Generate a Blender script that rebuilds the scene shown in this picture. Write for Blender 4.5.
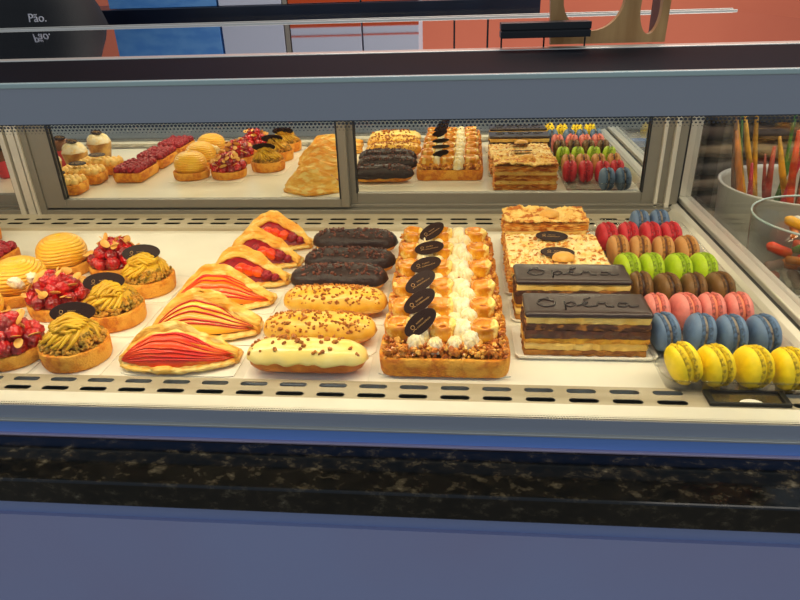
import bpy, bmesh, math, random
from mathutils import Vector, Matrix, Euler, noise
PI = math.pi
for o in list(bpy.data.objects): bpy.data.objects.remove(o, do_unlink=True)
S = bpy.context.scene
C = S.collection

# ------------------------------------------------------------------ camera, world, exposure
cam_data = bpy.data.cameras.new('camera'); cam = bpy.data.objects.new('camera', cam_data); C.objects.link(cam)
cam_data.sensor_width = 36.0; cam_data.lens = 28.8; cam_data.clip_start = 0.01
p_, y_, r_ = [math.radians(v) for v in (26.566, -5.637, -1.889)]
f_ = Vector((math.sin(y_)*math.cos(p_), math.cos(y_)*math.cos(p_), -math.sin(p_)))
rt_ = Vector((math.cos(y_), -math.sin(y_), 0)); up_ = rt_.cross(f_)
rr_ = rt_*math.cos(r_) + up_*math.sin(r_); uu_ = -rt_*math.sin(r_) + up_*math.cos(r_)
M = Matrix((rr_, uu_, -f_)).transposed().to_4x4(); M.translation = Vector((0, 0, 0.40))
cam.matrix_world = M
S.camera = cam
S.view_settings.view_transform = 'Standard'; S.view_settings.look = 'None'
S.view_settings.gamma = 1.0; S.view_settings.exposure = 0.0
try: S.view_settings.use_curve_mapping = False
except Exception: pass
W = bpy.data.worlds.new('room_daylight'); S.world = W; W.use_nodes = True
bg = W.node_tree.nodes['Background']; bg.inputs[0].default_value = (0.72, 0.84, 1.0, 1); bg.inputs[1].default_value = 0.52

def area(name, loc, rot, sx, sy, power, col):
    d = bpy.data.lights.new(name, 'AREA'); d.shape = 'RECTANGLE'; d.size = sx; d.size_y = sy
    d.energy = power; d.color = col
    o = bpy.data.objects.new(name, d); C.objects.link(o); o.location = loc; o.rotation_euler = rot
    return o
LEDC = (1.0, 0.85, 0.57)
area('case_light_front', (-0.15, 0.60, 0.308), (math.radians(24), 0, 0), 1.9, 0.03, 5.0, LEDC)
area('case_light_rear', (-0.15, 0.70, 0.308), (math.radians(12), 0, 0), 1.9, 0.03, 1.7, LEDC)
area('added_back_light', (-.15, 1.06, .306), (math.radians(-22), 0, 0), 1.9, .03, 2.0, LEDC)  # added lamp, brightens the pastry backs that the mirrors show
area('shop_ceiling_light', (0.3, 2.2, 2.0), (math.radians(-12), 0, 0), 2.0, 1.2, 34, (1.0, 0.9, 0.82))
area('added_side_fill', (1.0, .9, 1.5), (0, math.radians(10), 0), .8, .8, 16, (1.0, 0.92, 0.8))  # added fill, lights the things beyond the end glass
area('shop_ceiling_light_rear', (0.2, 2.95, 1.4), (math.radians(25), 0, 0), 3.0, .3, 9, (1.0, 0.92, 0.86))

# ------------------------------------------------------------------ materials
def lin(c):
    return tuple(((v/255)/12.92 if v/255 <= 0.04045 else ((v/255+0.055)/1.055)**2.4) for v in c)
NEUTRAL = ('deck', 'board', 'brushed', 'alum', 'light', 'door', 'black', 'grey', 'blue', 'pale_t', 'floor', 'orange', 'mirror', 'coated', 'glass', 'white', 'matt', 'navy', 'sky', 'beige', 'macaron', 'groove', 'dark_well')
def sat(c, k=1.2):
    l = .3*c[0]+.59*c[1]+.11*c[2]
    return tuple(min(255, max(2, l*.95+(v-l)*k)) for v in c)
def mat(name, col, rough=0.5, metal=0.0, col2=None, nscale=60, bump=0.0, bscale=200, sss=0.0, coat=0.0,
        spec=0.5, lo=0.4, hi=0.6, stretch=(1, 1, 1), dist=0.002, col3=None, n3=30, lo3=.5, hi3=.6):
    if not name.startswith(NEUTRAL):
        col = sat(col); col2 = sat(col2) if col2 else None; col3 = sat(col3) if col3 else None
    m = bpy.data.materials.new(name); m.use_nodes = True
    nt = m.node_tree; N = nt.nodes; L = nt.links
    b = N['Principled BSDF']
    b.inputs['Base Color'].default_value = (*lin(col), 1)
    b.inputs['Roughness'].default_value = rough; b.inputs['Metallic'].default_value = metal
    b.inputs['Specular IOR Level'].default_value = spec
    if sss: b.inputs['Subsurface Weight'].default_value = sss; b.inputs['Subsurface Radius'].default_value = (.01, .005, .003); b.inputs['Subsurface Scale'].default_value = 0.5
    if coat: b.inputs['Coat Weight'].default_value = coat; b.inputs['Coat Roughness'].default_value = 0.06
    if col2 or bump:
        tc = N.new('ShaderNodeTexCoord'); mp = N.new('ShaderNodeMapping'); mp.inputs['Scale'].default_value = stretch
        L.new(tc.outputs['Object'], mp.inputs['Vector'])
    if col2:
        n = N.new('ShaderNodeTexNoise'); n.inputs['Scale'].default_value = nscale; n.inputs['Detail'].default_value = 4
        L.new(mp.outputs[0], n.inputs['Vector'])
        r = N.new('ShaderNodeMapRange'); r.inputs['From Min'].default_value = lo; r.inputs['From Max'].default_value = hi
        L.new(n.outputs['Fac'], r.inputs['Value'])
        x = N.new('ShaderNodeMix'); x.data_type = 'RGBA'
        x.inputs[6].default_value = (*lin(col), 1); x.inputs[7].default_value = (*lin(col2), 1)
        L.new(r.outputs[0], x.inputs[0]); out = x.outputs[2]
        if col3:
            n2 = N.new('ShaderNodeTexNoise'); n2.inputs['Scale'].default_value = n3; n2.inputs['Detail'].default_value = 3
            L.new(mp.outputs[0], n2.inputs['Vector'])
            r2 = N.new('ShaderNodeMapRange'); r2.inputs['From Min'].default_value = lo3; r2.inputs['From Max'].default_value = hi3
            L.new(n2.outputs['Fac'], r2.inputs['Value'])
            x2 = N.new('ShaderNodeMix'); x2.data_type = 'RGBA'; x2.inputs[7].default_value = (*lin(col3), 1)
            L.new(out, x2.inputs[6]); L.new(r2.outputs[0], x2.inputs[0]); out = x2.outputs[2]
        L.new(out, b.inputs['Base Color'])
    if bump:
        if not name.startswith(NEUTRAL): bump = min(1, bump*1.5)
        n = N.new('ShaderNodeTexNoise'); n.inputs['Scale'].default_value = bscale; n.inputs['Detail'].default_value = 4
        L.new(mp.outputs[0], n.inputs['Vector'])
        u = N.new('ShaderNodeBump'); u.inputs['Strength'].default_value = bump; u.inputs['Distance'].default_value = dist
        L.new(n.outputs['Fac'], u.inputs['Height']); L.new(u.outputs[0], b.inputs['Normal'])
    return m
def glass_mat(name, tint=(1, 1, 1), refl=1.0, dots=None, rough=0.0):
    m = bpy.data.materials.new(name); m.use_nodes = True
    nt = m.node_tree; N = nt.nodes; L = nt.links; N.remove(N['Principled BSDF'])
    t = N.new('ShaderNodeBsdfTransparent'); t.inputs[0].default_value = (*tint, 1)
    g = N.new('ShaderNodeBsdfGlossy'); g.inputs['Roughness'].default_value = rough
    f = N.new('ShaderNodeLayerWeight'); f.inputs[0].default_value = .5
    p = N.new('ShaderNodeMath'); p.operation = 'POWER'; p.inputs[1].default_value = 5; L.new(f.outputs['Facing'], p.inputs[0])
    k = N.new('ShaderNodeMath'); k.operation = 'MULTIPLY_ADD'; k.inputs[1].default_value = refl*.9; k.inputs[2].default_value = .035*refl
    L.new(p.outputs[0], k.inputs[0])
    x = N.new('ShaderNodeMixShader'); L.new(k.outputs[0], x.inputs[0]); L.new(t.outputs[0], x.inputs[1]); L.new(g.outputs[0], x.inputs[2])
    L.new(x.outputs[0], N['Material Output'].inputs[0])
    return m

m_deck = mat('deck_white', (232, 229, 214), .28, col2=(222, 218, 202), nscale=6)
m_board = mat('board_white', (240, 236, 222), .45)
m_groove = mat('groove_dark', (58, 52, 44), .6)
m_steel = mat('brushed_steel', (188, 178, 154), .5, .2, col2=(172, 160, 134), nscale=14, stretch=(.3, 3, 3))
m_alu = mat('aluminium', (150, 146, 136), .38, .5)
m_alul = mat('light_aluminium', (206, 202, 190), .3, .45)
m_aluf = mat('door_aluminium', (126, 122, 112), .42, .45)
m_black = mat('black_seal', (8, 8, 9), .45)
m_slotshade = mat('dark_well', (4, 4, 4), .9, spec=0)  # near black, stands for the shade inside the slots
m_blackf = mat('black_enamel', (5, 9, 15), .6, spec=.03, col2=(8, 14, 24), nscale=3)
m_frit = mat('grey_enamel', (156, 160, 168), .3, spec=.3)
m_trimb = mat('blue_grey_trim', (128, 166, 236), .35, .15)  # metal trim, the room's blue reflection is put into its colour
m_pinkl = mat('pale_trim', (190, 172, 190), .3, .3)
m_panel = mat('blue_grey_panel', (146, 154, 192), .42, col2=(147, 147, 182), nscale=2)
m_panel2 = mat('blue_grey_panel_upper', (128, 142, 182), .35)
m_floor = mat('floor_tile', (168, 156, 134), .5, col2=(150, 140, 120), nscale=4)
m_orange = mat('orange_wall', (222, 120, 88), .8, col2=(216, 114, 84), nscale=1.5)
m_mirror = mat('mirror', (236, 236, 228), .012, 1.0)
m_topglass = mat('coated_top_glass', (190, 190, 198), .03, 1.0, bump=.02, bscale=6, dist=.001)
m_glass = glass_mat('clear_glass', (.985, .99, .985), .55)
m_sglass = glass_mat('side_glass', (.93, .94, .93), 1.0)
m_plastic = glass_mat('clear_plastic', (.95, .95, .95), 1.0, rough=.06)
m_edge = mat('glass_edge', (176, 196, 190), .25)
m_crust = mat('tart_crust', (224, 156, 50), .65, col2=(196, 120, 30), nscale=130, bump=.7, bscale=420, col3=(236, 180, 84), n3=40)
m_crustd = mat('choux_crust', (226, 152, 62), .5, col2=(188, 112, 34), nscale=40, bump=.35, bscale=220)
m_pist = mat('pistachio_cream', (206, 164, 42), .42, col2=(228, 190, 66), nscale=50, sss=.1, bump=.25, bscale=320)
m_van = mat('vanilla_cream', (246, 204, 88), .35, col2=(240, 182, 58), nscale=30, sss=.15, coat=.2)
m_white = mat('whipped_cream', (255, 250, 230), .45, col2=(250, 232, 180), nscale=90, bump=.8, bscale=260)  # yellowish patches paint the shadows in the cream
m_nutg = mat('chopped_pistachio', (142, 118, 44), .6, col2=(206, 156, 70), nscale=120, bump=.3)
m_nutb = mat('nut_crumble', (206, 136, 50), .45, col2=(160, 90, 30), nscale=110, bump=.4, coat=.3, col3=(240, 190, 104), n3=90)
m_almond = mat('almond_flake', (238, 196, 120), .5, col2=(222, 166, 88), nscale=60)
m_plaque = mat('chocolate_plaque', (44, 30, 27), .42, spec=.15)
m_gold = mat('gilt_lettering', (196, 160, 108), .4)
m_berry = mat('raspberry', (186, 10, 6), .24, col2=(118, 4, 5), nscale=45, coat=.4)
m_berryd = mat('dark_raspberry', (150, 24, 40), .4, col2=(120, 14, 34), nscale=60)
m_puff = mat('puff_pastry', (246, 204, 112), .42, col2=(232, 170, 70), nscale=28, bump=.5, bscale=90, col3=(250, 224, 150), n3=40, stretch=(1, 1, 2.5), dist=.004)
m_apple = mat('apple_slice', (232, 84, 12), .34, col2=(248, 184, 66), nscale=14, stretch=(1, 1, 3), coat=.15, lo=.48, hi=.62)
m_appler = mat('apple_slice_red', (198, 34, 8), .32, col2=(238, 112, 24), nscale=24, stretch=(.5, 1, 3), coat=.15, lo=.46, hi=.66)
m_appley = mat('apple_slice_yellow', (252, 206, 92), .28, col2=(244, 160, 66), nscale=24, stretch=(.5, 1, 3), coat=.5)
m_berryg = mat('berry_glaze', (150, 14, 20), .2, coat=.6)
m_skin = mat('apple_skin', (176, 24, 24), .25, coat=.5)
m_appleo = mat('apple_slice_orange', (250, 168, 62), .28, col2=(238, 122, 40), nscale=24, stretch=(.5, 1, 3), coat=.5)
m_straw = mat('strawberry_piece', (214, 48, 14), .28, col2=(236, 110, 40), nscale=50, coat=.3)
m_icing = mat('vanilla_icing', (250, 226, 140), .3, col2=(255, 236, 164), nscale=30, coat=.4, sss=.1)
m_icingn = mat('caramel_icing', (240, 202, 104), .34, col2=(226, 176, 72), nscale=40, coat=.3)
m_nutbit = mat('toasted_nut_bits', (190, 128, 50), .5, col2=(150, 92, 34), nscale=160, lo=.45, hi=.55)
m_choc = mat('dark_chocolate', (42, 25, 22), .42, col2=(38, 24, 22), nscale=50, bump=.8, bscale=110, spec=.4)
m_nib = mat('cocoa_nibs', (112, 66, 50), .5, col2=(70, 40, 32), nscale=80)
m_glaze = mat('chocolate_glaze', (50, 36, 34), .32, col2=(44, 31, 29), nscale=20, spec=.5)
m_glazed = mat('chocolate_writing', (30, 20, 20), .25)
m_sponge = mat('almond_sponge', (172, 124, 58), .8, col2=(122, 78, 34), nscale=120, bump=.5, bscale=240, stretch=(.6, 1, 1))
m_spongey = mat('golden_sponge', (214, 168, 66), .8, col2=(188, 134, 46), nscale=90, bump=.4, bscale=240)
m_cream = mat('butter_cream', (250, 222, 146), .45, col2=(236, 198, 112), nscale=40, bump=.2)
m_ganache = mat('ganache', (66, 38, 30), .4, col2=(90, 54, 34), nscale=70, bump=.3)
m_ganache2 = mat('dark_nut_sponge', (70, 42, 30), .8, col2=(150, 104, 52), nscale=110, bump=.8, bscale=240, lo=.5, hi=.62, stretch=(.6, 1, 1))
m_leaf = mat('flaky_pastry', (226, 162, 74), .55, col2=(180, 108, 36), nscale=50, bump=.6, bscale=180, stretch=(1, 1, 3), col3=(246, 204, 124), n3=60)
m_flake = mat('caramelised_flakes', (255, 238, 190), .5, col2=(250, 220, 150), nscale=50, bump=.5, bscale=140, col3=(220, 160, 76), n3=34, lo3=.60, hi3=.70)
m_dollop = mat('coffee_cream', (226, 178, 98), .35, sss=.1)
m_caramel = mat('caramel_choux', (228, 172, 58), .24, col2=(204, 132, 30), nscale=70, coat=.6, col3=(252, 222, 140), n3=55, lo3=.5, hi3=.56)
m_caradark = mat('choux_hole_shade', (140, 74, 18), .2, coat=.6)  # floor of the choux hole, its shading put into the colour
MC = {'yellow': (255, 222, 4), 'blue': (98, 124, 158), 'pink': (228, 132, 122), 'brown': (116, 80, 30), 'green': (178, 206, 14),
      'tan': (206, 148, 84), 'red': (206, 44, 56)}
m_mac = {k: mat('macaron_'+k, v, .5, col2=tuple(int(c*.93) for c in v), nscale=60, bump=.12, bscale=160, sss=.06) for k, v in MC.items()}
m_macf = {'yellow': mat('lemon_filling', (252, 226, 60), .5), 'blue': mat('dark_berry_filling', (150, 140, 128), .5, col2=(60, 50, 58), nscale=80, lo=.45, hi=.55),
          'pink': mat('rose_filling', (232, 150, 120), .5), 'brown': mat('chocolate_filling', (52, 28, 16), .4),
          'green': mat('pistachio_filling', (150, 170, 40), .5), 'tan': mat('coffee_filling', (96, 56, 30), .4), 'red': mat('raspberry_filling', (150, 14, 34), .3)}
m_macfoot = {k: mat('foot_'+k, tuple(int(c*.9) for c in v), .75, bump=.7, bscale=420, col2=tuple(int(c*.62) for c in v), nscale=260, lo=.45, hi=.62) for k, v in MC.items()}

def granite():
    m = bpy.data.materials.new('black_granite'); m.use_nodes = True; nt = m.node_tree; N = nt.nodes; L = nt.links
    b = N['Principled BSDF']; b.inputs['Roughness'].default_value = .1; b.inputs['Specular IOR Level'].default_value = .35
    tc = N.new('ShaderNodeTexCoord'); mp = N.new('ShaderNodeMapping'); mp.inputs['Scale'].default_value = (.7, 1, 1); mp.inputs['Rotation'].default_value = (0, 0, .5)
    L.new(tc.outputs['Object'], mp.inputs[0])
    n = N.new('ShaderNodeTexNoise'); n.inputs['Scale'].default_value = 85; n.inputs['Detail'].default_value = 7; n.inputs['Roughness'].default_value = .68
    L.new(mp.outputs[0], n.inputs['Vector'])
    r = N.new('ShaderNodeValToRGB'); e = r.color_ramp.elements
    e[0].position = .45; e[0].color = (.0025, .003, .0035, 1); e[1].position = .75; e[1].color = (*lin((120, 112, 96)), 1)
    a = e.new(.55); a.color = (*lin((26, 23, 19)), 1); a = e.new(.64); a.color = (*lin((62, 56, 44)), 1)
    L.new(n.outputs['Fac'], r.inputs[0]); L.new(r.outputs[0], b.inputs['Base Color'])
    return m
m_granite = granite()

def dot_mat(name, col, pitch, fade_top, z0, z1):
    """enamel printed as rows of dots: opaque where the dots are, clear glass between"""
    m = bpy.data.materials.new(name); m.use_nodes = True; nt = m.node_tree; N = nt.nodes; L = nt.links
    b = N['Principled BSDF']; b.inputs['Base Color'].default_value = (*lin(col), 1); b.inputs['Roughness'].default_value = .4
    tc = N.new('ShaderNodeTexCoord'); sp = N.new('ShaderNodeSeparateXYZ'); L.new(tc.outputs['Object'], sp.inputs[0])
    def math_(op, a, bb=None, c=None):
        q = N.new('ShaderNodeMath'); q.operation = op
        for i, v in enumerate((a, bb, c)):
            if v is None: continue
            if hasattr(v, 'links'): L.new(v, q.inputs[i])
            else: q.inputs[i].default_value = v
        return q.outputs[0]
    row = math_('FLOOR', math_('DIVIDE', sp.outputs['Z'], pitch))
    off = math_('MULTIPLY', math_('MODULO', math_('ABSOLUTE', row), 2.0), .5)
    u = math_('SUBTRACT', math_('FRACT', math_('ADD', math_('DIVIDE', sp.outputs['X'], pitch*1.25), off)), .5)
    v = math_('SUBTRACT', math_('FRACT', math_('DIVIDE', sp.outputs['Z'], pitch)), .5)
    d = math_('SQRT', math_('ADD', math_('MULTIPLY', u, u), math_('MULTIPLY', v, v)))
    t = N.new('ShaderNodeMapRange'); t.inputs['From Min'].default_value = z0; t.inputs['From Max'].default_value = z1
    t.inputs['To Min'].default_value = .52 if fade_top else .2; t.inputs['To Max'].default_value = .2 if fade_top else .52
    L.new(sp.outputs['Z'], t.inputs['Value'])
    k = math_('LESS_THAN', d, t.outputs[0])
    tr = N.new('ShaderNodeBsdfTransparent'); x = N.new('ShaderNodeMixShader')
    L.new(k, x.inputs[0]); L.new(tr.outputs[0], x.inputs[1]); L.new(b.outputs[0], x.inputs[2])
    L.new(x.outputs[0], N['Material Output'].inputs[0])
    return m

# ------------------------------------------------------------------ helpers
def link(name, bm, mats, parent=None, loc=None, rot=None, smooth=True):
    me = bpy.data.meshes.new(name)
    bmesh.ops.recalc_face_normals(bm, faces=bm.faces[:])
    bm.to_mesh(me); bm.free()
    for m in (mats if isinstance(mats, (list, tuple)) else [mats]): me.materials.append(m)
    if smooth:
        me.polygons.foreach_set('use_smooth', [True]*len(me.polygons))
    o = bpy.data.objects.new(name, me); C.objects.link(o)
    if parent: o.parent = parent
    if loc is not None: o.location = loc
    if rot is not None: o.rotation_euler = rot
    return o
def flat(name, bm, mats, parent=None, loc=None, rot=None): return link(name, bm, mats, parent, loc, rot, smooth=False)
def thing(name, label, cat, loc=(0, 0, 0), rz=0, group=None):
    o = bpy.data.objects.new(name, None); C.objects.link(o); o.empty_display_size = .02
    o.location = loc; o.rotation_euler = (0, 0, rz); o['label'] = label; o['category'] = cat
    if group: o['group'] = group
    return o
def tag(o, label, cat, group=None):
    o['label'] = label; o['category'] = cat
    if group: o['group'] = group
    return o
def dup(root, loc, rz, label, group=None):
    r = root.copy(); C.objects.link(r); r.location = loc; r.rotation_euler = (0, 0, rz); r['label'] = label
    if group: r['group'] = group
    for ch in list(root.children):
        c = ch.copy(); C.objects.link(c); c.parent = r
        for g in list(ch.children):
            d = g.copy(); C.objects.link(d); d.parent = c
    return r
def bx(bm, x0, x1, y0, y1, z0, z1, bev=0, seg=2, mi=0):
    vs = [bm.verts.new((x, y, z)) for x in (x0, x1) for y in (y0, y1) for z in (z0, z1)]
    fs = [bm.faces.new([vs[i] for i in q]) for q in ((0, 1, 3, 2), (4, 6, 7, 5), (0, 4, 5, 1), (2, 3, 7, 6), (0, 2, 6, 4), (1, 5, 7, 3))]
    for f in fs: f.material_index = mi
    if bev:
        es = list({e for f in fs for e in f.edges})
        r = bmesh.ops.bevel(bm, geom=es, offset=bev, segments=seg, affect='EDGES', profile=.5)
        for f in r['faces']: f.material_index = mi
def BX(name, m, parent, *a, bev=0, smooth=False):
    bm = bmesh.new(); bx(bm, *a, bev=bev); return link(name, bm, m, parent, smooth=smooth)
def grid(bm, rows, cu=False, mi=0, cap0=False, cap1=False):
    """rows: list of rings/rows of points; cu closes every row"""
    V = [[bm.verts.new(p) for p in r] for r in rows]
    for i in range(len(V)-1):
        n = len(V[i])
        for j in range(n if cu else n-1):
            f = bm.faces.new((V[i][j], V[i][(j+1) % n], V[i+1][(j+1) % n], V[i+1][j])); f.material_index = mi
    if cap0: f = bm.faces.new(V[0][::-1]); f.material_index = mi
    if cap1: f = bm.faces.new(V[-1]); f.material_index = mi
    return V
def nz(p, f=1.0, seed=0.0):
    return noise.noise(Vector((p[0]*f+seed*7.31, p[1]*f-seed*3.7, p[2]*f+seed*1.9)))
def outline(a, b, r, n):
    """rounded rectangle, half sizes a, b, corner radius r -> n points with direction"""
    pts = []
    r = min(r, a, b)
    per = [(a-r, b-r, 0), (-(a-r), b-r, 1), (-(a-r), -(b-r), 2), (a-r, -(b-r), 3)]
    dense = []
    for cx, cy, q in per:
        for k in range(13):
            t = (q+k/12)*PI/2; dense.append((cx+r*math.cos(t), cy+r*math.sin(t)))
    dense.append(dense[0])
    L = [0]
    for i in range(1, len(dense)): L.append(L[-1]+math.dist(dense[i], dense[i-1]))
    j = 0
    for i in range(n):
        s = L[-1]*i/n
        while L[j+1] < s: j += 1
        t = (s-L[j])/max(1e-9, L[j+1]-L[j])
        pts.append((dense[j][0]*(1-t)+dense[j+1][0]*t, dense[j][1]*(1-t)+dense[j+1][1]*t))
    return pts
def loft(bm, a, b, r, prof, n=48, amp=0.0, freq=60, seed=0, mi=0, cap0=True, cap1=True):
    rows = []
    for ins, z in prof:
        o = outline(max(a-ins, .0005), max(b-ins, .0005), max(r-ins, .0005), n)
        row = []
        for x, y in o:
            k = nz((x, y, z), freq, seed)*amp
            d = math.hypot(x, y) or 1
            row.append((x+x/d*k, y+y/d*k, z+nz((x+1, y, z), freq, seed)*amp*.6))
        rows.append(row)
    grid(bm, rows, True, mi, cap0, cap1)
def blob(bm, c, s, sub=2, amp=0.0, freq=80, seed=0, rot=None, mi=0):
    r = bmesh.ops.create_icosphere(bm, subdivisions=sub, radius=1.0)
    R = Euler(rot).to_matrix() if rot else None
    for v in r['verts']:
        p = v.co.copy(); k = 1+amp*nz(p, freq, seed)
        p = Vector((p.x*s[0]*k, p.y*s[1]*k, p.z*s[2]*k))
        if R: p = R @ p
        v.co = p+Vector(c)
    if mi:
        for v in r['verts']:
            for f in v.link_faces: f.material_index = mi
def tube(bm, pts, rad, n=8, flatz=1.0, closed=False, mi=0):
    rows = []; N = len(pts)
    for i, p in enumerate(pts):
        p = Vector(p); a = Vector(pts[(i-1) % N if closed else max(i-1, 0)]); b = Vector(pts[(i+1) % N if closed else min(i+1, N-1)])
        t = (b-a).normalized(); ref = Vector((0, 0, 1)) if abs(t.z) < .9 else Vector((0, 1, 0))
        s = t.cross(ref).normalized(); u = s.cross(t)
        r = rad[i] if isinstance(rad, (list, tuple)) else rad
        rows.append([p+s*math.cos(2*PI*k/n)*r+u*math.sin(2*PI*k/n)*r*flatz for k in range(n)])
    if closed: rows.append(rows[0])
    grid(bm, rows, True, mi, not closed, not closed)
def holed_plate(name, x0, x1, y0, y1, zt, th, holes, m, parent):
    cu = bpy.data.curves.new(name+'_outline', 'CURVE'); cu.dimensions = '2D'; cu.fill_mode = 'BOTH'; cu.extrude = th/2
    def sp(pts):
        s = cu.splines.new('POLY'); s.points.add(len(pts)-1)
        for i, p in enumerate(pts): s.points[i].co = (p[0], p[1], 0, 1)
        s.use_cyclic_u = True
    sp([(x0, y0), (x1, y0), (x1, y1), (x0, y1)])
    for cx, cy, L, h in holes:
        r = h/2
        pts = [(cx+L/2-r+r*math.cos(t), cy+r*math.sin(t)) for t in [(-.5+k/6)*PI for k in range(7)]]
        pts += [(cx-L/2+r+r*math.cos(t), cy+r*math.sin(t)) for t in [(.5+k/6)*PI for k in range(7)]]
        sp(pts)
    co = bpy.data.objects.new(name+'_curve', cu); C.objects.link(co)
    bpy.context.view_layer.update()
    me = bpy.data.meshes.new_from_object(co.evaluated_get(bpy.context.evaluated_depsgraph_get()))
    bpy.data.objects.remove(co); me.name = name
    me.materials.clear(); me.materials.append(m)
    o = bpy.data.objects.new(name, me); C.objects.link(o); o.parent = parent; o.location = (0, 0, zt-th/2)
    return o
def text_mesh(name, s, size, ext, m, parent, loc, rot):
    cu = bpy.data.curves.new(name+'_text', 'FONT'); cu.body = s; cu.size = size; cu.extrude = ext
    co = bpy.data.objects.new(name+'_text', cu); C.objects.link(co); bpy.context.view_layer.update()
    me = bpy.data.meshes.new_from_object(co.evaluated_get(bpy.context.evaluated_depsgraph_get()))
    bpy.data.objects.remove(co); me.name = name; me.materials.clear(); me.materials.append(m)
    o = bpy.data.objects.new(name, me); C.objects.link(o); o.parent = parent; o.location = loc; o.rotation_euler = rot
    return o

# ------------------------------------------------------------------ setting
FL = -0.90
def structure(o): o['kind'] = 'structure'; return o
structure(BX('floor', m_floor, None, -6, 6, -8, 3.4, FL-.05, FL))
structure(BX('wall_back', m_orange, None, -4, 4, 3.4, 3.5, FL, 2.1))

# ------------------------------------------------------------------ the display case
X0, X1 = -1.9, 1.1
case = thing('display_case', 'long glass fronted pastry display case with black granite ledge and mirrored rear doors', 'display case', (0, .52, FL))
case.location = (0, 0, 0)
CS = case
BX('deck', m_deck, CS, X0, .388, .587, 1.068, -.012, 0)
BX('front_lip', m_deck, CS, X0, .388, .523, .5515, -.012, .006, bev=.001)
BX('slot_shade', m_slotshade, CS, X0, .388, .5535, .5855, -.03, -.026)  # black sheets below both slotted strips in place of real shade
BX('slot_shade', m_slotshade, CS, X0, .388, 1.075, 1.144, -.006, -.002)
PT = .0445
hf = []
k0 = -38
for k in range(k0, 13):
    cx = -.134+PT*k
    if cx-.02 < X0+.01 or cx+.016 > .38: continue
    if .225 < cx < .352: continue
    for yy in (.5605, .5775): hf.append((cx, yy, .031, .0078))
holed_plate('slotted_strip', X0, .388, .5520, .5868, .004, .0008, hf, m_steel, CS)
hb = []
for k in range(k0, 13):
    cx = -.134+PT*k
    if cx-.02 < X0+.01 or cx+.018 > .38: continue
    for yy, o in ((1.093, .004), (1.116, .003)): hb.append((cx+o, yy, .032, .0108))
holed_plate('slotted_strip', X0, .388, 1.074, 1.145, .006, .0008, hb, m_steel, CS)
BX('rear_step', m_steel, CS, X0, .388, 1.068, 1.074, -.012, .006, bev=.0008)
# rear structure : sill, doors
BX('rear_sill', m_aluf, CS, X0, .40, 1.145, 1.21, -.02, .014, bev=.001)
BX('door_track', m_aluf, CS, X0, .40, 1.160, 1.205, .014, .020, bev=.001)
def door(x0, x1, yf, z0=.018, z1=.31, fw=.042, fb=.020, fr=None):
    fr = fr or fw
    d = bmesh.new()
    bx(d, x0, x0+fw, yf, yf+.016, z0, z1, bev=.0012); bx(d, x1-fr, x1, yf, yf+.016, z0, z1, bev=.0012)
    bx(d, x0+fw, x1-fr, yf, yf+.016, z0, z0+fb, bev=.0012); bx(d, x0+fw, x1-fr, yf, yf+.016, z1-.02, z1, bev=.0012)
    o = flat('mirror_door', d, m_aluf, CS)
    b = bmesh.new(); bx(b, x0+fw-.001, x1-fr+.001, yf+.006, yf+.010, z0+fb-.001, z1-.019); flat('mirror', b, m_mirror, o)
    for a, c in ((x0+fw-.0015, x0+fw+.0015), (x1-fr-.0015, x1-fr+.0015)):
        g = bmesh.new(); bx(g, a, c, yf-.001, yf+.003, z0+fb, z1-.02); flat('door_gasket', g, m_black, o)
    return o
door(-.806, -.202, 1.147, fb=.017, fr=.017)
door(-.220, .365, 1.166, fw=.030, fb=.022)
door(-1.50, -.864, 1.166, fw=.012, fb=.022)
for a, b, m, yy in ((-.860, -.850, m_alul, 1.146), (-.850, -.845, m_aluf, 1.154), (-.845, -.830, m_alul, 1.148), (-.830, -.825, m_black, 1.156), (-.825, -.819, m_alul, 1.144), (-.819, -.806, m_aluf, 1.148)):
    BX('rear_post', m, CS, a, b, yy-.004, 1.185, -.008, .32, bev=.0006)
for a, b, m, yy in ((.357, .363, m_alul, 1.160), (.363, .375, m_aluf, 1.164), (.375, .383, m_alul, 1.156), (.383, .398, m_aluf, 1.160)):
    BX('corner_post', m, CS, a, b, yy, 1.20, .012, .32, bev=.0006)
# right end : inner wall, rail, seal, frame, pane
b = bmesh.new()
prof = [(.372, 0), (.390, .018), (.399, .020), (.399, -.02), (.372, -.02)]
rows = [[(x, y, z) for x, z in prof] for y in (.53, 1.2)]
grid(b, rows, True, 0, True, True); flat('end_rail', b, m_alul, CS)
BX('end_seal', m_black, CS, .399, .406, .53, 1.2, -.01, .0185)
BX('end_frame', m_alul, CS, .406, .432, .53, 1.22, -.02, .026, bev=.002)
BX('end_frame', m_alul, CS, .408, .430, 1.185, 1.21, .026, .325, bev=.002)
BX('end_seal', m_black, CS, .4005, .4075, 1.18, 1.21, .018, .325)
BX('end_glass', m_sglass, CS, .420, .425, .525, 1.185, .0262, .325)
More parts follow.
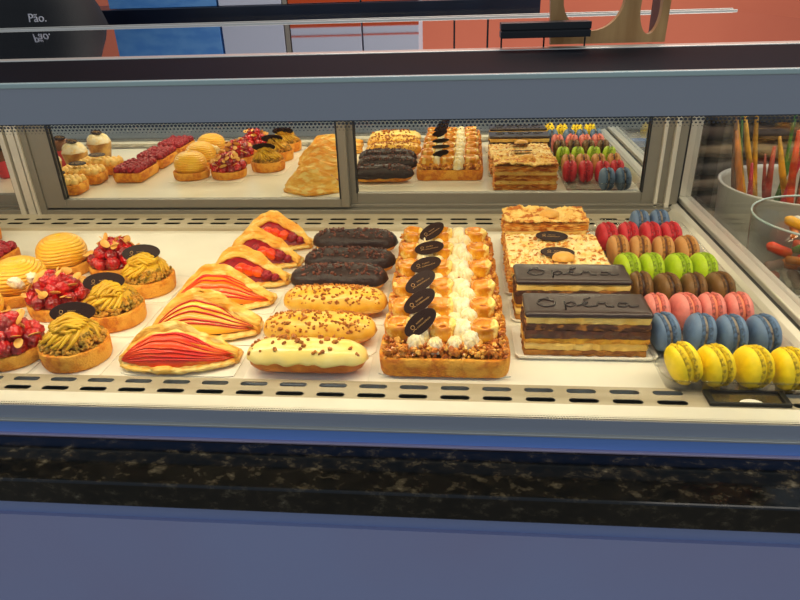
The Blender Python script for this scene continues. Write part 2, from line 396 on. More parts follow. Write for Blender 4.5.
# front glass
b = bmesh.new(); bx(b, X0, X1, .520, .5205, .0, .330); flat('front_glass', b, m_glass, CS)
BX('enamel_band', m_frit, CS, X0, X1, .5180, .5192, .3005, .3295)
BX('enamel_band', m_frit, CS, X0, X1, .5180, .5192, -.006, .0105)
md1 = dot_mat('dotted_enamel_upper', (54, 58, 66), .0026, False, .2935, .3005)
md2 = dot_mat('dotted_enamel_lower', (60, 60, 62), .0022, True, .0105, .0165)
for m, z0, z1 in ((md1, .2925, .3005), (md2, .0105, .0165)):
    b = bmesh.new(); b.faces.new([b.verts.new(v) for v in ((X0, .5186, z0), (X1, .5186, z0), (X1, .5186, z1), (X0, .5186, z1))])
    flat('dotted_enamel', b, m, CS)
BX('glass_edge', m_edge, CS, X0, X1, .5170, .524, .3295, .3335, bev=.0008)
BX('top_enamel', m_blackf, CS, X0, X1, .524, .715, .322, .3315)
BX('top_trim', m_alul, CS, X0, X1, .712, .735, .330, .3325, bev=.001)
BX('top_glass', m_topglass, CS, X0, .515, .735, 1.352, .324, .330)
BX('top_rear_edge', m_alul, CS, X0, .515, 1.352, 1.358, .322, .3325, bev=.001)
BX('top_rear_edge', m_black, CS, X0, .515, 1.358, 1.374, .322, .3322)
BX('top_rear_edge', m_alul, CS, X0, .515, 1.374, 1.380, .322, .334, bev=.001)
# lamp housings under the black glass, and one for the added lamp at the back
for yy in (.60, .70, 1.06): BX('lamp_housing', m_alu, CS, -1.2, .9 if yy < .9 else .41, yy-.02, yy+.02, .311, .321)
# below the glass
BX('glass_shoe', m_alul, CS, X0, X1, .5140, .524, -.0085, -.0058, bev=.0006)
BX('front_trim', m_trimb, CS, X0, X1, .5165, .56, -.0245, -.0085)
BX('ledge_bead', m_pinkl, CS, X0, X1, .5125, .5165, -.0258, -.0235, bev=.0005)
gr = BX('granite_ledge', m_granite, CS, X0, X1, .4470, .60, -.0560, -.0258, bev=.0022)
BX('front_panel', m_panel2, CS, X0, X1, .4540, .60, -.0755, -.056)
BX('front_panel', m_panel, CS, X0, X1, .4500, .60, FL, -.0755)
BX('case_body', m_aluf, CS, X0, .42, .60, 1.20, FL, -.035)
# macaron-side display unit set in the front strip
g = thing('thermometer', 'small black framed dial set in the slotted strip before the yellow macarons', 'thermometer', (.297, .568, .0045))
b = bmesh.new(); bx(b, -.040, .040, -.012, -.0095, 0, .004, bev=.0006); bx(b, -.040, .040, .0095, .012, 0, .004, bev=.0006)
bx(b, -.040, -.034, -.0095, .0095, 0, .004, bev=.0006); bx(b, .034, .040, -.0095, .0095, 0, .004, bev=.0006)
flat('frame', b, m_black, g)
b = bmesh.new(); bx(b, -.034, .034, -.0095, .0095, 0, .0015); flat('window', b, mat('dial_glass', (86, 78, 60), .08, col2=(60, 52, 40), nscale=40, coat=1), g)
b = bmesh.new(); grid(b, [[(.012*math.cos(t*PI/12)+.002, -.0092+.008*math.sin(t*PI/12), .0018) for t in range(13)], [(.002, -.0092, .0018)]*13]); flat('dial', b, m_board, g)

# ------------------------------------------------------------------ pastries
def boardcard(x, y, a, b_, label, rz=0, grp='white cake boards on the deck'):
    bm = bmesh.new(); loft(bm, a, b_, .004, [(0, 0), (0, .0012)], 32)
    o = flat('cake_board', bm, m_board, None, (x, y, .0002), (0, 0, rz))
    return tag(o, label, 'cake board')
def plaque(parent, loc, rot, w=.021, h=.0105):
    bm = bmesh.new(); n = 28
    rows = [[(w*s*math.cos(2*PI*k/n), h*s*math.sin(2*PI*k/n), z) for k in range(n)] for s, z in ((.97, -.0008), (1, -.0004), (1, .0004), (.97, .0008))]
    grid(bm, rows, True, 0, True, True)
    p = link('chocolate_plaque', bm, m_plaque, parent, loc, rot, smooth=False)
    g = bmesh.new()
    # small crest and two lines of tiny lettering, as strokes
    cx = -w*.48
    tube(g, [(cx+.0022*math.cos(t), .0012+.0022*math.sin(t), .0009) for t in [k*2*PI/8 for k in range(8)]], .0003, 4, closed=True)
    tube(g, [(cx-.0028, -.003, .0009), (cx, -.002, .0009), (cx+.0028, -.003, .0009)], .0003, 4)
    for row, (x0, n_) in enumerate(((-w*.2, 5), (-w*.28, 9))):
        yy = .0015-row*.0042
        for k in range(n_):
            x = x0+k*.0021
            tube(g, [(x, yy-.0009, .0009), (x+.0004, yy+.0011, .0009), (x+.0012, yy-.0006, .0009), (x+.0015, yy+.0006, .0009)], .00022, 4)
    link('lettering', g, m_gold, p)
    return p
def crumbs(name, fn, n, m, parent, r0, r1, seed, sub=1, stuff=True):
    rnd = random.Random(seed); bm = bmesh.new()
    for i in range(n):
        c = fn(rnd); r = rnd.uniform(r0, r1)
        blob(bm, c, (r*rnd.uniform(.7, 1.3), r*rnd.uniform(.7, 1.2), r*rnd.uniform(.5, 1)), sub, .3, 1.5, i, (rnd.random()*6, rnd.random()*6, 0))
    o = flat(name, bm, m, parent)
    if stuff: o['kind'] = 'stuff'
    return o
def tart_crust(parent, a, b, r, h, seed, m=None, name='tart_crust', inner=.004, n=56):
    bm = bmesh.new()
    loft(bm, a, b, r, [(.004, 0), (.0012, .0008), (.0, .004), (-.0008, h*.55), (-.001, h-.001), (.0005, h+.0003), (inner-.0004, h), (inner, h-.002), (inner+.002, h-.005)],
         n, .0008, 70, seed)
    return link(name, bm, m or m_crust, parent)

def pistachio_tart(x, y, seed, label, rz=0, plq=True, pr=(0, 0, 0)):
    t = thing('pistachio_tart', label, 'tart', (x, y, .0016), rz, None)
    R = .0395; h = .0235
    tart_crust(t, R, R*.96, R, h, seed)
    rnd = random.Random(seed)
    def ring(r):
        a = r.uniform(0, 2*PI); q = r.uniform(.60, .93); zz = h-.001+(.93-q)*.036+r.uniform(-.001, .0035); return (q*R*math.cos(a), q*R*.96*math.sin(a), zz)
    crumbs('chopped_pistachios', ring, 420, m_nutg, t, .0018, .0034, seed)
    # piped cream: a heap of overlapping curled strands
    bm = bmesh.new(); rows = []
    for j in range(14):
        v = j/13; rad = .0275*math.cos(v*PI/2)**.6+.0005
        rows.append([(rad*math.cos(2*PI*k/40), rad*.95*math.sin(2*PI*k/40), h+.004+.0175*math.sin(v*PI/2)) for k in range(40)])
    grid(bm, rows, True, 0, True, True); link('piped_cream', bm, m_pist, t)
    def strand(bm, a0, a1, r0, r1, z0, z1, w, n=14):
        pts = []
        for i in range(n):
            v = i/(n-1); a = a0+(a1-a0)*v; q = r0+(r1-r0)*v
            pts.append((q*math.cos(a), q*.95*math.sin(a), z0+(z1-z0)*v+.0035*math.sin(PI*v)))
        tube(bm, pts, [w*(.35+.65*math.sin(PI*min(1, .12+.86*i/(n-1)))) for i in range(n)], 7)
    bm = bmesh.new()
    for k in range(36):      # skirt strands
        a = 2*PI*k/44+rnd.uniform(-.06, .06)
        strand(bm, a, a+rnd.uniform(.3, 1.25), .0325+rnd.uniform(-.0025, .0025), .013, h+.004+rnd.uniform(0, .006), h+.0195+rnd.uniform(-.003, .003), rnd.uniform(.0019, .0031))
    for k in range(20):      # crown, combed diagonally across the top
        off = -.019+.038*k/19+rnd.uniform(-.0015, .0015); L = math.sqrt(max(.00004, .021**2-off**2))
        ca, sa = math.cos(.45), math.sin(.45); pts = []
        for i in range(12):
            u = -1+2*i/11; px, py = u*L*1.05, off
            q = min(1, math.hypot(px, py)/.024); wv = .0012*math.sin(u*5+k)
            pts.append((px*ca-(py+wv)*sa, px*sa+(py+wv)*ca, h+.0195+.0075*(1-q*q)+.0018*(k % 3)+.0012*math.sin(i*.8+k*2)))
        tube(bm, pts, [.0009+.0017*math.sin(PI*i/11) for i in range(12)], 6)
    link('piped_strands', bm, m_pist, t)
    if plq: plaque(t, Vector((-.002, .015, h+.0305))+Vector(pr), (math.radians(58), math.radians(-3), math.radians(4)-rz), .0285, .0125)
    return t
# shared berry mesh
def berry_mesh():
    bm = bmesh.new(); bmesh.ops.create_icosphere(bm, subdivisions=4, radius=1.0)
    N = 34; P = []
    for i in range(N):
        z = 1-2*(i+.5)/N; a = i*2.39996; q = math.sqrt(1-z*z); P.append(Vector((q*math.cos(a), q*math.sin(a), z)))
    for v in bm.verts:
        d = v.co.normalized(); m_ = max(d.dot(p) for p in P); ang = math.acos(min(1, m_))
        k = .78+.24*math.sqrt(max(0, 1-(ang/.37)**2))
        v.co = Vector((d.x*k, d.y*k, d.z*k*1.18))
    for v in bm.verts: v.co *= .0094
    me = bpy.data.meshes.new('raspberry'); bm.to_mesh(me); bm.free(); me.materials.append(m_berry)
    me.polygons.foreach_set('use_smooth', [True]*len(me.polygons)); return me
BERRY = berry_mesh()
BERRYD = BERRY.copy(); BERRYD.materials.clear(); BERRYD.materials.append(m_berryd)
def flake_mesh():
    bm = bmesh.new(); n = 16
    rows = [[(.0082*s*math.cos(2*PI*k/n)*(1+.12*math.cos(2*PI*k/n)), .0052*s*math.sin(2*PI*k/n), z+.0009*math.cos(2*PI*k/n*1)) for k in range(n)] for s, z in ((.9, -.0005), (1, 0), (.9, .0005))]
    grid(bm, rows, True, 0, True, True)
    me = bpy.data.meshes.new('almond_flake'); bm.to_mesh(me); bm.free(); me.materials.append(m_almond); return me
FLAKE = flake_mesh()
def part_from(me, name, parent, loc, rot, s=1.0):
    o = bpy.data.objects.new(name, me); C.objects.link(o); o.parent = parent; o.location = loc; o.rotation_euler = rot; o.scale = (s, s, s); return o
def berry_tart(x, y, seed, label, nf=22, rz=0):
    t = thing('raspberry_tart', label, 'tart', (x, y, .0016), rz); R = .040; h = .018
    tart_crust(t, R, R*.96, R, h, seed)
    bm = bmesh.new(); loft(bm, R-.005, R-.006, R-.005, [(0, h-.005), (.002, h+.002), (.012, h+.010), (.03, h+.014)], 40, .001, 60, seed)
    link('custard', bm, m_berryg, t)
    rnd = random.Random(seed); B = []
    for k in range(11):
        a = k*2*PI/11+rnd.uniform(-.12, .12); B.append((.0315*math.cos(a), .030*math.sin(a), h+.006+rnd.uniform(-.001, .003)))
    for k in range(8):
        a = k*2*PI/8+.3; B.append((.0195*math.cos(a), .0195*math.sin(a), h+.017+rnd.uniform(-.001, .003)))
    for k in range(4):
        a = k*2*PI/4+.7; B.append((.009*math.cos(a), .009*math.sin(a), h+.028+rnd.uniform(-.001, .003)))
    for p in B: part_from(BERRY, 'raspberry', t, p, (rnd.uniform(-1.5, 1.5), rnd.uniform(-1.5, 1.5), rnd.random()*6), rnd.uniform(.92, 1.18))
    for k in range(nf):
        a = rnd.uniform(0, 2*PI); q = rnd.uniform(.1, 1)**.6*.041; zz = h+.041-(q/.041)**1.9*.030
        part_from(FLAKE, 'almond_flake', t, (q*math.cos(a), q*math.sin(a), zz), (rnd.uniform(-.9, 1.2), rnd.uniform(-.8, .8), rnd.random()*6), rnd.uniform(.75, 1.15))
    return t
def dome_tart(x, y, seed, label, rz=0, bits=True, s=1.0):
    t = thing('vanilla_dome_tart', label, 'tart', (x, y, .0016), rz); R = .0405; h = .018
    tart_crust(t, R, R, R, h, seed)
    bm = bmesh.new(); rows = []; nt = 96; nj = 90
    for j in range(nj):
        s_ = j/(nj-1); ph = -.62+s_*(PI/2+.62)
        row = []
        for k in range(nt):
            a = 2*PI*k/nt
            wv = s_*11+.6*math.sin(a*1.0+seed)+.25*math.sin(3*a+seed)+.4*nz((math.cos(a)*1.3, math.sin(a)*1.3, s_*2), 1, seed)
            lay = abs(math.sin(wv*PI))**.6
            rr = max(.036*max(0, math.cos(ph))**.75+.0022*(lay-.5)*min(1, math.cos(ph)*3+.15), .0028)
            row.append((rr*math.cos(a), rr*math.sin(a), h+.014+(.028 if ph > 0 else .026)*math.sin(ph)-(.004 if s_ > .97 else 0)))
        rows.append(row)
    grid(bm, rows, True, 0, True, True); link('wound_cream', bm, m_van, t)
    if bits:
        for k, (px, py, pz) in enumerate(((.014, -.034, h+.020), (.031, -.020, h+.020))):
            bm = bmesh.new()
            blob(bm, (px, py, pz), (.0095, .0065, .0085), 4, .35, 2.6, seed+k); blob(bm, (px+.004, py+.002, pz-.005), (.006, .005, .005), 3, .35, 2.6, seed+k+5)
            link('white_cream', bm, m_white, t)
    return t
def turnover(x, y, seed, label, kind='apple', rz=0, w=.068, d=.062, hp=.046, pk=.42, fy=.030, fz=.030, style=0):
    """puff pastry folded over its filling: fruit lies on the front slope, the flap rises behind it to a peak"""
    t = thing('fruit_turnover', label, 'turnover', (x, y, .0018), rz)
    rnd = random.Random(seed)
    def e(u): 
        q = (pk-u)/pk if u < pk else (u-pk)/(1-pk)
        return max(0.0, 1-q**(2.1 if u < pk else 1.3))
    def yb(u): return .018+(d-.018)*(1-abs(2*u-1)**1.6)
    def yf(u): return -.004-.020*math.sin(PI*u)**.8
    nu, nv = 44, 12
    bm = bmesh.new(); rows = []
    for j in range(nv+1):
        v = j/nv
        rows.append([(-w+2*w*i/nu, yf(i/nu)+(yb(i/nu)-yf(i/nu))*v+.002*nz((i*.3, 0, 0), 1, seed)*(1-v), .004+.0016*nz((i*.35, v*4, 0), 1, seed)+.004*(1-v)**3*abs(nz((i*.4, 0, 3), 1, seed))) for i in range(nu+1)])
    grid(bm, rows); o = link('lower_pastry', bm, m_puff, t)
    m = o.modifiers.new('thick', 'SOLIDIFY'); m.thickness = .0065; m.offset = 0
    # flap
    def edge(u): 
        k = e(u); return Vector((-w+2*w*u, -.002+fy*k*.72+.0025*nz((u*8, 2, 0), 1, seed), .010+(hp-.022)*k+.0030*nz((u*7, 0, 0), 1, seed)))
    nv = 26; bm = bmesh.new(); rows = []
    for j in range(nv+1):
        v = j/nv; row = []
        for i in range(nu+1):
            u = i/nu; E0 = edge(u); k = e(u)
            yy = E0.y+(yb(u)-E0.y)*v
            hump = .0165*math.sin(PI*min(1, v*1.5)**.8)*(.12+.88*k)
            hh = E0.z*(1-v**1.25)+.006*v+hump
            wr = (nz((u*6, v*3, 1), 1, seed)*.0045+nz((u*16, v*7, 1), 1, seed)*.0022+.0010*math.sin(v*30+6*nz((u*3, v*2, 5), 1, seed)))*min(1, v*5+.2)
            row.append((E0.x*(1-.04*v), yy, max(.0062, hh+wr)))
        rows.append(row)
    grid(bm, rows); o = link('upper_pastry', bm, m_puff, t)
    m = o.modifiers.new('thick', 'SOLIDIFY'); m.thickness = .004; m.offset = -1
    bm = bmesh.new()
    for q in range(3):
        pts = [edge(.01+.98*i/30)+Vector((0, -.0012*q, -.0016*q+.0016*nz((i*.5, q, 0), 1, seed))) for i in range(31)]
        tube(bm, pts, [(.0030+.0038*abs(nz((i*.35, q, 1), 1, seed+q))) for i in range(31)], 7, .8)
    link('pastry_rim', bm, m_puff, t)
    bm = bmesh.new()       # ragged front lip
    for q in range(2):
        pts = [Vector((-w+2*w*u, yf(u)-.0005-.0015*q, .0048+.0028*q*abs(nz((u*9, q, 4), 1, seed)))) for u in [.03+.94*i/30 for i in range(31)]]
        tube(bm, pts, [.0024+.0030*abs(nz((i*.4, q, 7), 1, seed)) for i in range(31)], 7, .8)
    blob(bm, (-.012+.01*style, yf(.4)-.002, .0075), (.014, .0045, .0045), 3, .4, 2.2, seed)
    link('pastry_lip', bm, m_puff, t)
    def P(u, s_, out=0.0):
        k = e(u)**.75; a = Vector((-w*.98+2*w*.97*u, yf(u)+.003, .0065)); b = edge(u)+Vector((0, -.001, -.002))
        p = a+(b-a)*s_; sag = math.sin(PI*s_)*.006*k
        return p+Vector((0, -sag-out, sag*.6+out))
    if kind == 'apple':
        n = (7, 5, 6)[style]
        for k in range(n):
            s0 = k/n; s1 = min(1.0, s0+1.5/n); ua = .0+rnd.uniform(0, .05); ub = 1-rnd.uniform(0, .10)-(.22*rnd.random() if k > n*.6 else 0)
            bm = bmesh.new(); top = []; rows = [[] for _ in range(6)]
            bow = rnd.uniform(-.09, .09)
            for i in range(21):
                v = i/20; u = ua+(ub-ua)*v; tp = math.sin(PI*min(1, max(0, v)))**.55
                c = (s0+s1)/2+bow*math.sin(PI*v)+.07*nz((v*3, k*1.7, 0), 1, seed); hw = (s1-s0)/2*tp+.004
                for q in range(6):
                    f = -1+2*q/5; pt = P(u, min(1.02, max(0, c+hw*f)), .0012+.0022*tp*(f+1)/2+.0010*(1-f*f))
                    rows[q].append(pt)
                top.append(P(u, min(1.02, c+hw), .0020+.0022*tp))
            grid(bm, rows)
            V = grid(bm, [[p+Vector((0, .0012, -.0022)) for p in rows[5]], rows[5]])
            before = len(bm.faces)
            tube(bm, top, [.0004+.0010*math.sin(PI*i/20) for i in range(21)], 5, mi=1)
            fl, sk = [(m_apple, m_appler), (m_appley, m_skin), (m_appleo, m_appler)][style]
            if style == 0 and k in (3, 6): fl = m_appler
            if style == 1 and k > 5: fl = m_appler
            link('apple_slice', bm, [fl, sk], t)
    else:
        for k in range(6):
            u = (.18, .46, .56, .66, .76, .86)[k]; bp = P(u, .52, .001)
            if k in (2, 3) or (k == 1 and seed % 2):
                bm = bmesh.new(); blob(bm, (0, 0, 0), (.0105, .0075, .0080), 3, .22, 1.5, seed+k); link('strawberry_piece', bm, m_straw, t, bp, (rnd.random(), rnd.random(), rnd.random()))
            else: part_from(BERRYD, 'raspberry', t, bp, (rnd.random(), 1, 1), .85 if u < .8 else .62)
        bm = bmesh.new(); rows = [[P(.02+.96*i/24, q/5, -.002) for i in range(25)] for q in range(6)]
        grid(bm, rows); link('jam_filling', bm, m_berryd, t)
    return t
def eclair(x, y, seed, label, kind, rz=0, L=.069, r=.0225):
    t = thing('eclair', label, 'eclair', (x, y, .0016), rz)
    def body(bm, L, r, z0, zs, zc, amp, lower, n=40, m_=24, f=40):
        rows = []
        for i in range(m_+1):
            u = -1+2*i/m_
            e = (1-abs(u)**5)**.5 if abs(u) < 1 else 0
            row = []
            for k in range(n):
                a = 2*PI*k/n
                cy = math.cos(a)*r*max(e, .05); cz = math.sin(a)*zs*max(e, .05)
                if cz < 0: cz *= lower
                p = (u*L, cy, zc+cz); q = 1+amp*nz(p, f, seed)
                row.append((u*L*(1+.01*nz(p, 30, seed)), cy*q, zc+cz*q))
            rows.append(row)
        grid(bm, rows, True, 0, True, True)
    bm = bmesh.new(); body(bm, L, r, 0, .015, .0165, .10, 1.08)
    for v in bm.verts:
        if v.co.z < .001: v.co.z = .001
    link('choux_shell', bm, m_crustd if kind != 'choc' else m_crust, t)
    # icing coat over the upper half with a wavy hem
    bm = bmesh.new(); rows = []; n = 25
    for i in range(41):
        u = -1+2*i/40; e = max((1-abs(u)**4.5)**.5 if abs(u) < 1 else 0, .04)
        row = []
        for k in range(n):
            s_ = k/(n-1)*2-1
            hem = {'nut': 1.42, 'caramel': 1.95, 'choc': 1.75}[kind]+.16*nz((u*4, s_, 0), 1.6, seed)
            a = s_*hem
            R_ = r*1.10*e; Z_ = .0215*e
            p = (u*L*1.03, math.sin(a)*R_, .0165+math.cos(a)*Z_*(1 if abs(a) < PI/2 else .8))
            q = 1+.07*nz(p, 60, seed); row.append((p[0], p[1]*q, .0165+(p[2]-.0165)*q))
        rows.append(row)
    grid(bm, rows)
    o = link({'choc': 'chocolate_icing', 'nut': 'vanilla_icing', 'caramel': 'caramel_icing'}[kind], bm, {'choc': m_choc, 'nut': m_icing, 'caramel': m_icingn}[kind], t)
    s = o.modifiers.new('thick', 'SOLIDIFY'); s.thickness = .0025; s.offset = -1
    def spot(q):
        u = q.uniform(-.92, .92); a = q.uniform(-.85, .85) if kind != 'caramel' else q.uniform(-1.2, 1.2)
        e = (1-abs(u)**4.5)**.5
        return (u*L, math.sin(a)*r*1.1*e, .0165+math.cos(a)*.0222*e)
    nn = {'choc': 150, 'nut': 46, 'caramel': 260}[kind]
    crumbs({'choc': 'cocoa_nibs', 'nut': 'toasted_nut_bits', 'caramel': 'toasted_nut_bits'}[kind], spot, nn, m_nib if kind == 'choc' else m_nutbit, t,
           (.0012 if kind != 'nut' else .0020), (.0027 if kind != 'nut' else .0042), seed)
    return t
def caramel_tart(x, y, seed, label, plq=True, rz=0, A=.0725, B=.0265, dy=0):
    t = thing('caramel_choux_tart', label, 'tart', (x, y, .0016), rz)
    h = .024; tart_crust(t, A, B, .016, h, seed, n=80)
    def sp(r):
        px, py = r.uniform(-A+.004, A-.004), r.uniform(-B+.003, B-.003)
        return (px, py, h+.001+r.uniform(-.002, .009))
    crumbs('nut_crumble', sp, 760, m_nutb, t, .0022, .0046, seed)
    rnd = random.Random(seed)
    for k, cx in enumerate((-.051, -.004, .046)):
        bm = bmesh.new(); rows = []; n = 36; R = .0152*rnd.uniform(.95, 1.06); tl = rnd.uniform(-.12, .12)
        for rr, z in ((.70, -.003), (.92, .003), (1.0, .009), (.98, .0135), (1.0, .016), (1.0, .0195), (.94, .0222), (.80, .0230), (.68, .0210), (.60, .016), (.34, .0150)):
            row = []
            for i in range(n):
                a = 2*PI*i/n; q = 1+.16*nz((math.cos(a), math.sin(a), z*70), 1.5, seed+k)+.05*math.sin(a+z*260+k)
                row.append((rr*R*1.06*math.cos(a)*q, rr*R*1.0*math.sin(a)*q, h+.002+z+.0022*nz((math.cos(a), math.sin(a), k), 1.3, seed)+tl*rr*R*math.cos(a)))
            rows.append(row)
        V = grid(bm, rows, True, 0, True, False)
        c = bm.faces.new(V[-1]); c.material_index = 1
        link('caramel_choux', bm, [m_caramel, m_caradark], t, (cx+rnd.uniform(-.002, .002), dy+rnd.uniform(-.001, .003), 0))
    for cx, cy, s_ in ((-.028, -.002, 1.0), (.021, .004, 1.15), (-.032, -0.0148, .85), (.012, -0.0172, .75), (.029, -0.0117, .9), (-.010, -0.0187, .7), (.018, 0.0172, .9)):
        bm = bmesh.new(); n = 60; rows = []; R = .0106*s_; tw = rnd.uniform(2, 5); ph = rnd.random()*6
        for j in range(12):
            v = j/11; rad = R*(1.0-.1*v)*math.sqrt(max(0.0, 1-v**3))+.0006
            rows.append([((rad+.0021*s_*abs(math.sin(4.5*a+v*tw+ph))+.0016*nz((math.cos(a), math.sin(a), v*2), 2.4, seed+cx*99))*math.cos(a), (rad+.0021*s_*abs(math.sin(4.5*a+v*tw+ph)))*1.15*math.sin(a), h+.001+.0225*s_*v+.0015*nz((math.cos(a), math.sin(a), v), 2, seed+cx*50)) for a in [2*PI*i/n for i in range(n)]])
        grid(bm, rows, True, 0, True, True); link('piped_white_cream', bm, m_white, t, (cx, cy+dy*.6, 0))
    if plq:
        q = (seed-60)
        tilt = (58, 56, 54, 36, 32, 46)[q]; turn = (42, 36, 34, 20, 14, 36)[q]
        e = (Matrix.Rotation(math.radians(tilt), 3, 'X') @ Matrix.Rotation(math.radians(turn), 3, 'Z')).to_euler()
        plaque(t, (-.029+(.002, -.001, -.002, .003, .006, .008)[q], -.012+dy, h+(.031 if q < 3 else .027)), e, .0215, .0112)
    return t
SCRIPT_OPERA = [[(0, .5), (.35, .95), (.9, .6), (.8, .1), (.3, -.05), (-.05, .3), (.1, .8), (.6, 1.0)],
                [(1.35, .6), (1.3, -.5), (1.35, .3), (1.7, .6), (1.9, .3), (1.6, .0), (1.4, .1)], [(1.9, .1), (2.3, .3), (2.5, .5), (2.3, .6), (2.15, .3), (2.4, 0), (2.9, .15)],
                [(2.35, .85), (2.7, 1.1)], [(2.9, .15), (3.0, .55), (3.1, .4), (3.4, .5), (3.35, .1), (3.7, .05)],
                [(4.4, .45), (4.0, .5), (3.9, .1), (4.3, .05), (4.45, .45), (4.5, .05), (4.9, .15)]]
def opera(x, y, seed, label, rz=0, A=.070, B=.0265):
    t = thing('opera_cake', label, 'cake', (x, y, .0034), rz)
    L = [('sponge_layer', m_sponge, .0065), ('cream_layer', m_cream, .0095), ('golden_sponge_layer', m_spongey, .0065), ('ganache_layer', m_ganache, .0100), ('nut_sponge_layer', m_ganache2, .0085),
         ('cream_layer', m_cream, .0095)]
    z = 0
    for i, (n_, m_, th) in enumerate(L):
        bm = bmesh.new(); ins = (.0, .0010)[i % 2] if i != 3 else -.0004
        loft(bm, A, B, .002, [(ins+.0005, z), (ins, z+.001), (ins-.0003, z+th*.6), (ins+.0003, z+th)], 260, .0024, 130, seed+i)
        link(n_, bm, m_, t, smooth=False); z += th
    bm = bmesh.new(); loft(bm, A, B, .003, [(.0, z-.001), (-.001, z), (-.0012, z+.0028), (.0008, z+.0048), (.004, z+.0054)], 150, .0006, 60, seed)
    gl = link('chocolate_glaze', bm, m_glaze, t)
    g = bmesh.new(); sc = .0255*.9
    for st in SCRIPT_OPERA:
        P = []
        for i in range(len(st)-1):
            for q in range(4):
                u = q/4; P.append((st[i][0]*(1-u)+st[i+1][0]*u, st[i][1]*(1-u)+st[i+1][1]*u))
        P.append(st[-1]); 
        P = [P[0]]+[((P[i-1][0]+P[i][0]*2+P[i+1][0])/4, (P[i-1][1]+P[i][1]*2+P[i+1][1])/4) for i in range(1, len(P)-1)]+[P[-1]]
        tube(g, [(-.055+px*sc, -.011+py*.021, z+.0058) for px, py in P], .0011, 6)
    link('chocolate_writing', g, m_glazed, gl)
    return t
def millefeuille(x, y, seed, label, rz=0, A=.066, B=.029, cream=True, plq=True, H=1.0, dollop_y=-.008, lid=None):
    t = thing('millefeuille', label, 'cake', (x, y, .0020), rz)
    z = 0; rnd = random.Random(seed)
    for i in range(3):
        bm = bmesh.new(); th = .0085*H
        prof = []
        for q in range(7):
            prof.append((.0018 if q % 2 else -.0014, z+th*q/6))
        loft(bm, A, B, .003, prof, 160, .0022, 95, seed+i*3); link('pastry_layer', bm, m_leaf, t, smooth=False)
        z += th
        if i < 2:
            bm = bmesh.new(); loft(bm, A-.001, B-.001, .003, [(.001, z-.0005), (-.0005, z+.002), (.001, z+.0085*H)], 90, .0014, 70, seed+i)
            link('cream_layer', bm, m_cream, t); z += .008*H
    # caramelised flaky lid
    bm = bmesh.new(); rows = []
    nu, nv = 60, 30
    for j in range(nv+1):
        row = []
        for i in range(nu+1):
            px = -A-.001+(2*A+.002)*i/nu; py = -B-.001+(2*B+.002)*j/nv
            row.append((px, py, z+.0012+.0045*abs(nz((px, py, 0), 110, seed))+.0030*nz((px, py, 2), 300, seed)+(.006*max(0, nz((px, py, 4), 45, seed)) if H > 1.05 else 0)))
        rows.append(row)
    grid(bm, rows); o = link('flaky_lid', bm, lid or m_flake, t, smooth=False)
    s = o.modifiers.new('thick', 'SOLIDIFY'); s.thickness = .002; s.offset = -1
    bm = bmesh.new()
    for k in range(330):   # loose shards round the edges
        e = rnd.random(); sx = rnd.choice((-1, 1))
        if e < .5: c = (rnd.uniform(-A, A), sx*B*rnd.uniform(.93, 1.03), rnd.uniform(.004, z+.002))
        else: c = (sx*A*rnd.uniform(.96, 1.03), rnd.uniform(-B, B), rnd.uniform(.004, z+.002))
        if k % 3 == 0: c = (rnd.uniform(-A, A), rnd.uniform(-B, B), z+.003)
        blob(bm, c, (rnd.uniform(.002, .006), rnd.uniform(.001, .003), .0007), 1, .3, 2, k, (rnd.uniform(-.5, .5), rnd.uniform(-.5, .5), rnd.random()*3))
    o = flat('pastry_shards', bm, m_leaf, t); o['kind'] = 'stuff'
    if plq: plaque(t, (.000, .004, z+.0095), (math.radians(12), 0, math.radians(-6)), .0235, .0125)
    if cream:
        bm = bmesh.new(); n = 40; rows = []
        for j in range(16):
            v = j/15
            rad = .0105*math.sqrt(max(0, 1-v**2.2))+.0004
            rows.append([((rad+.0012*abs(math.sin(3*(2*PI*i/n)+v*3)))*math.cos(2*PI*i/n)*1.35, (rad+.0012*abs(math.sin(3*(2*PI*i/n)+v*3)))*math.sin(2*PI*i/n), z+.006+.010*v) for i in range(n)])
        grid(bm, rows, True, 0, True, True); link('cream_dollop', bm, m_dollop, t, (.006, dollop_y, 0))
    return t
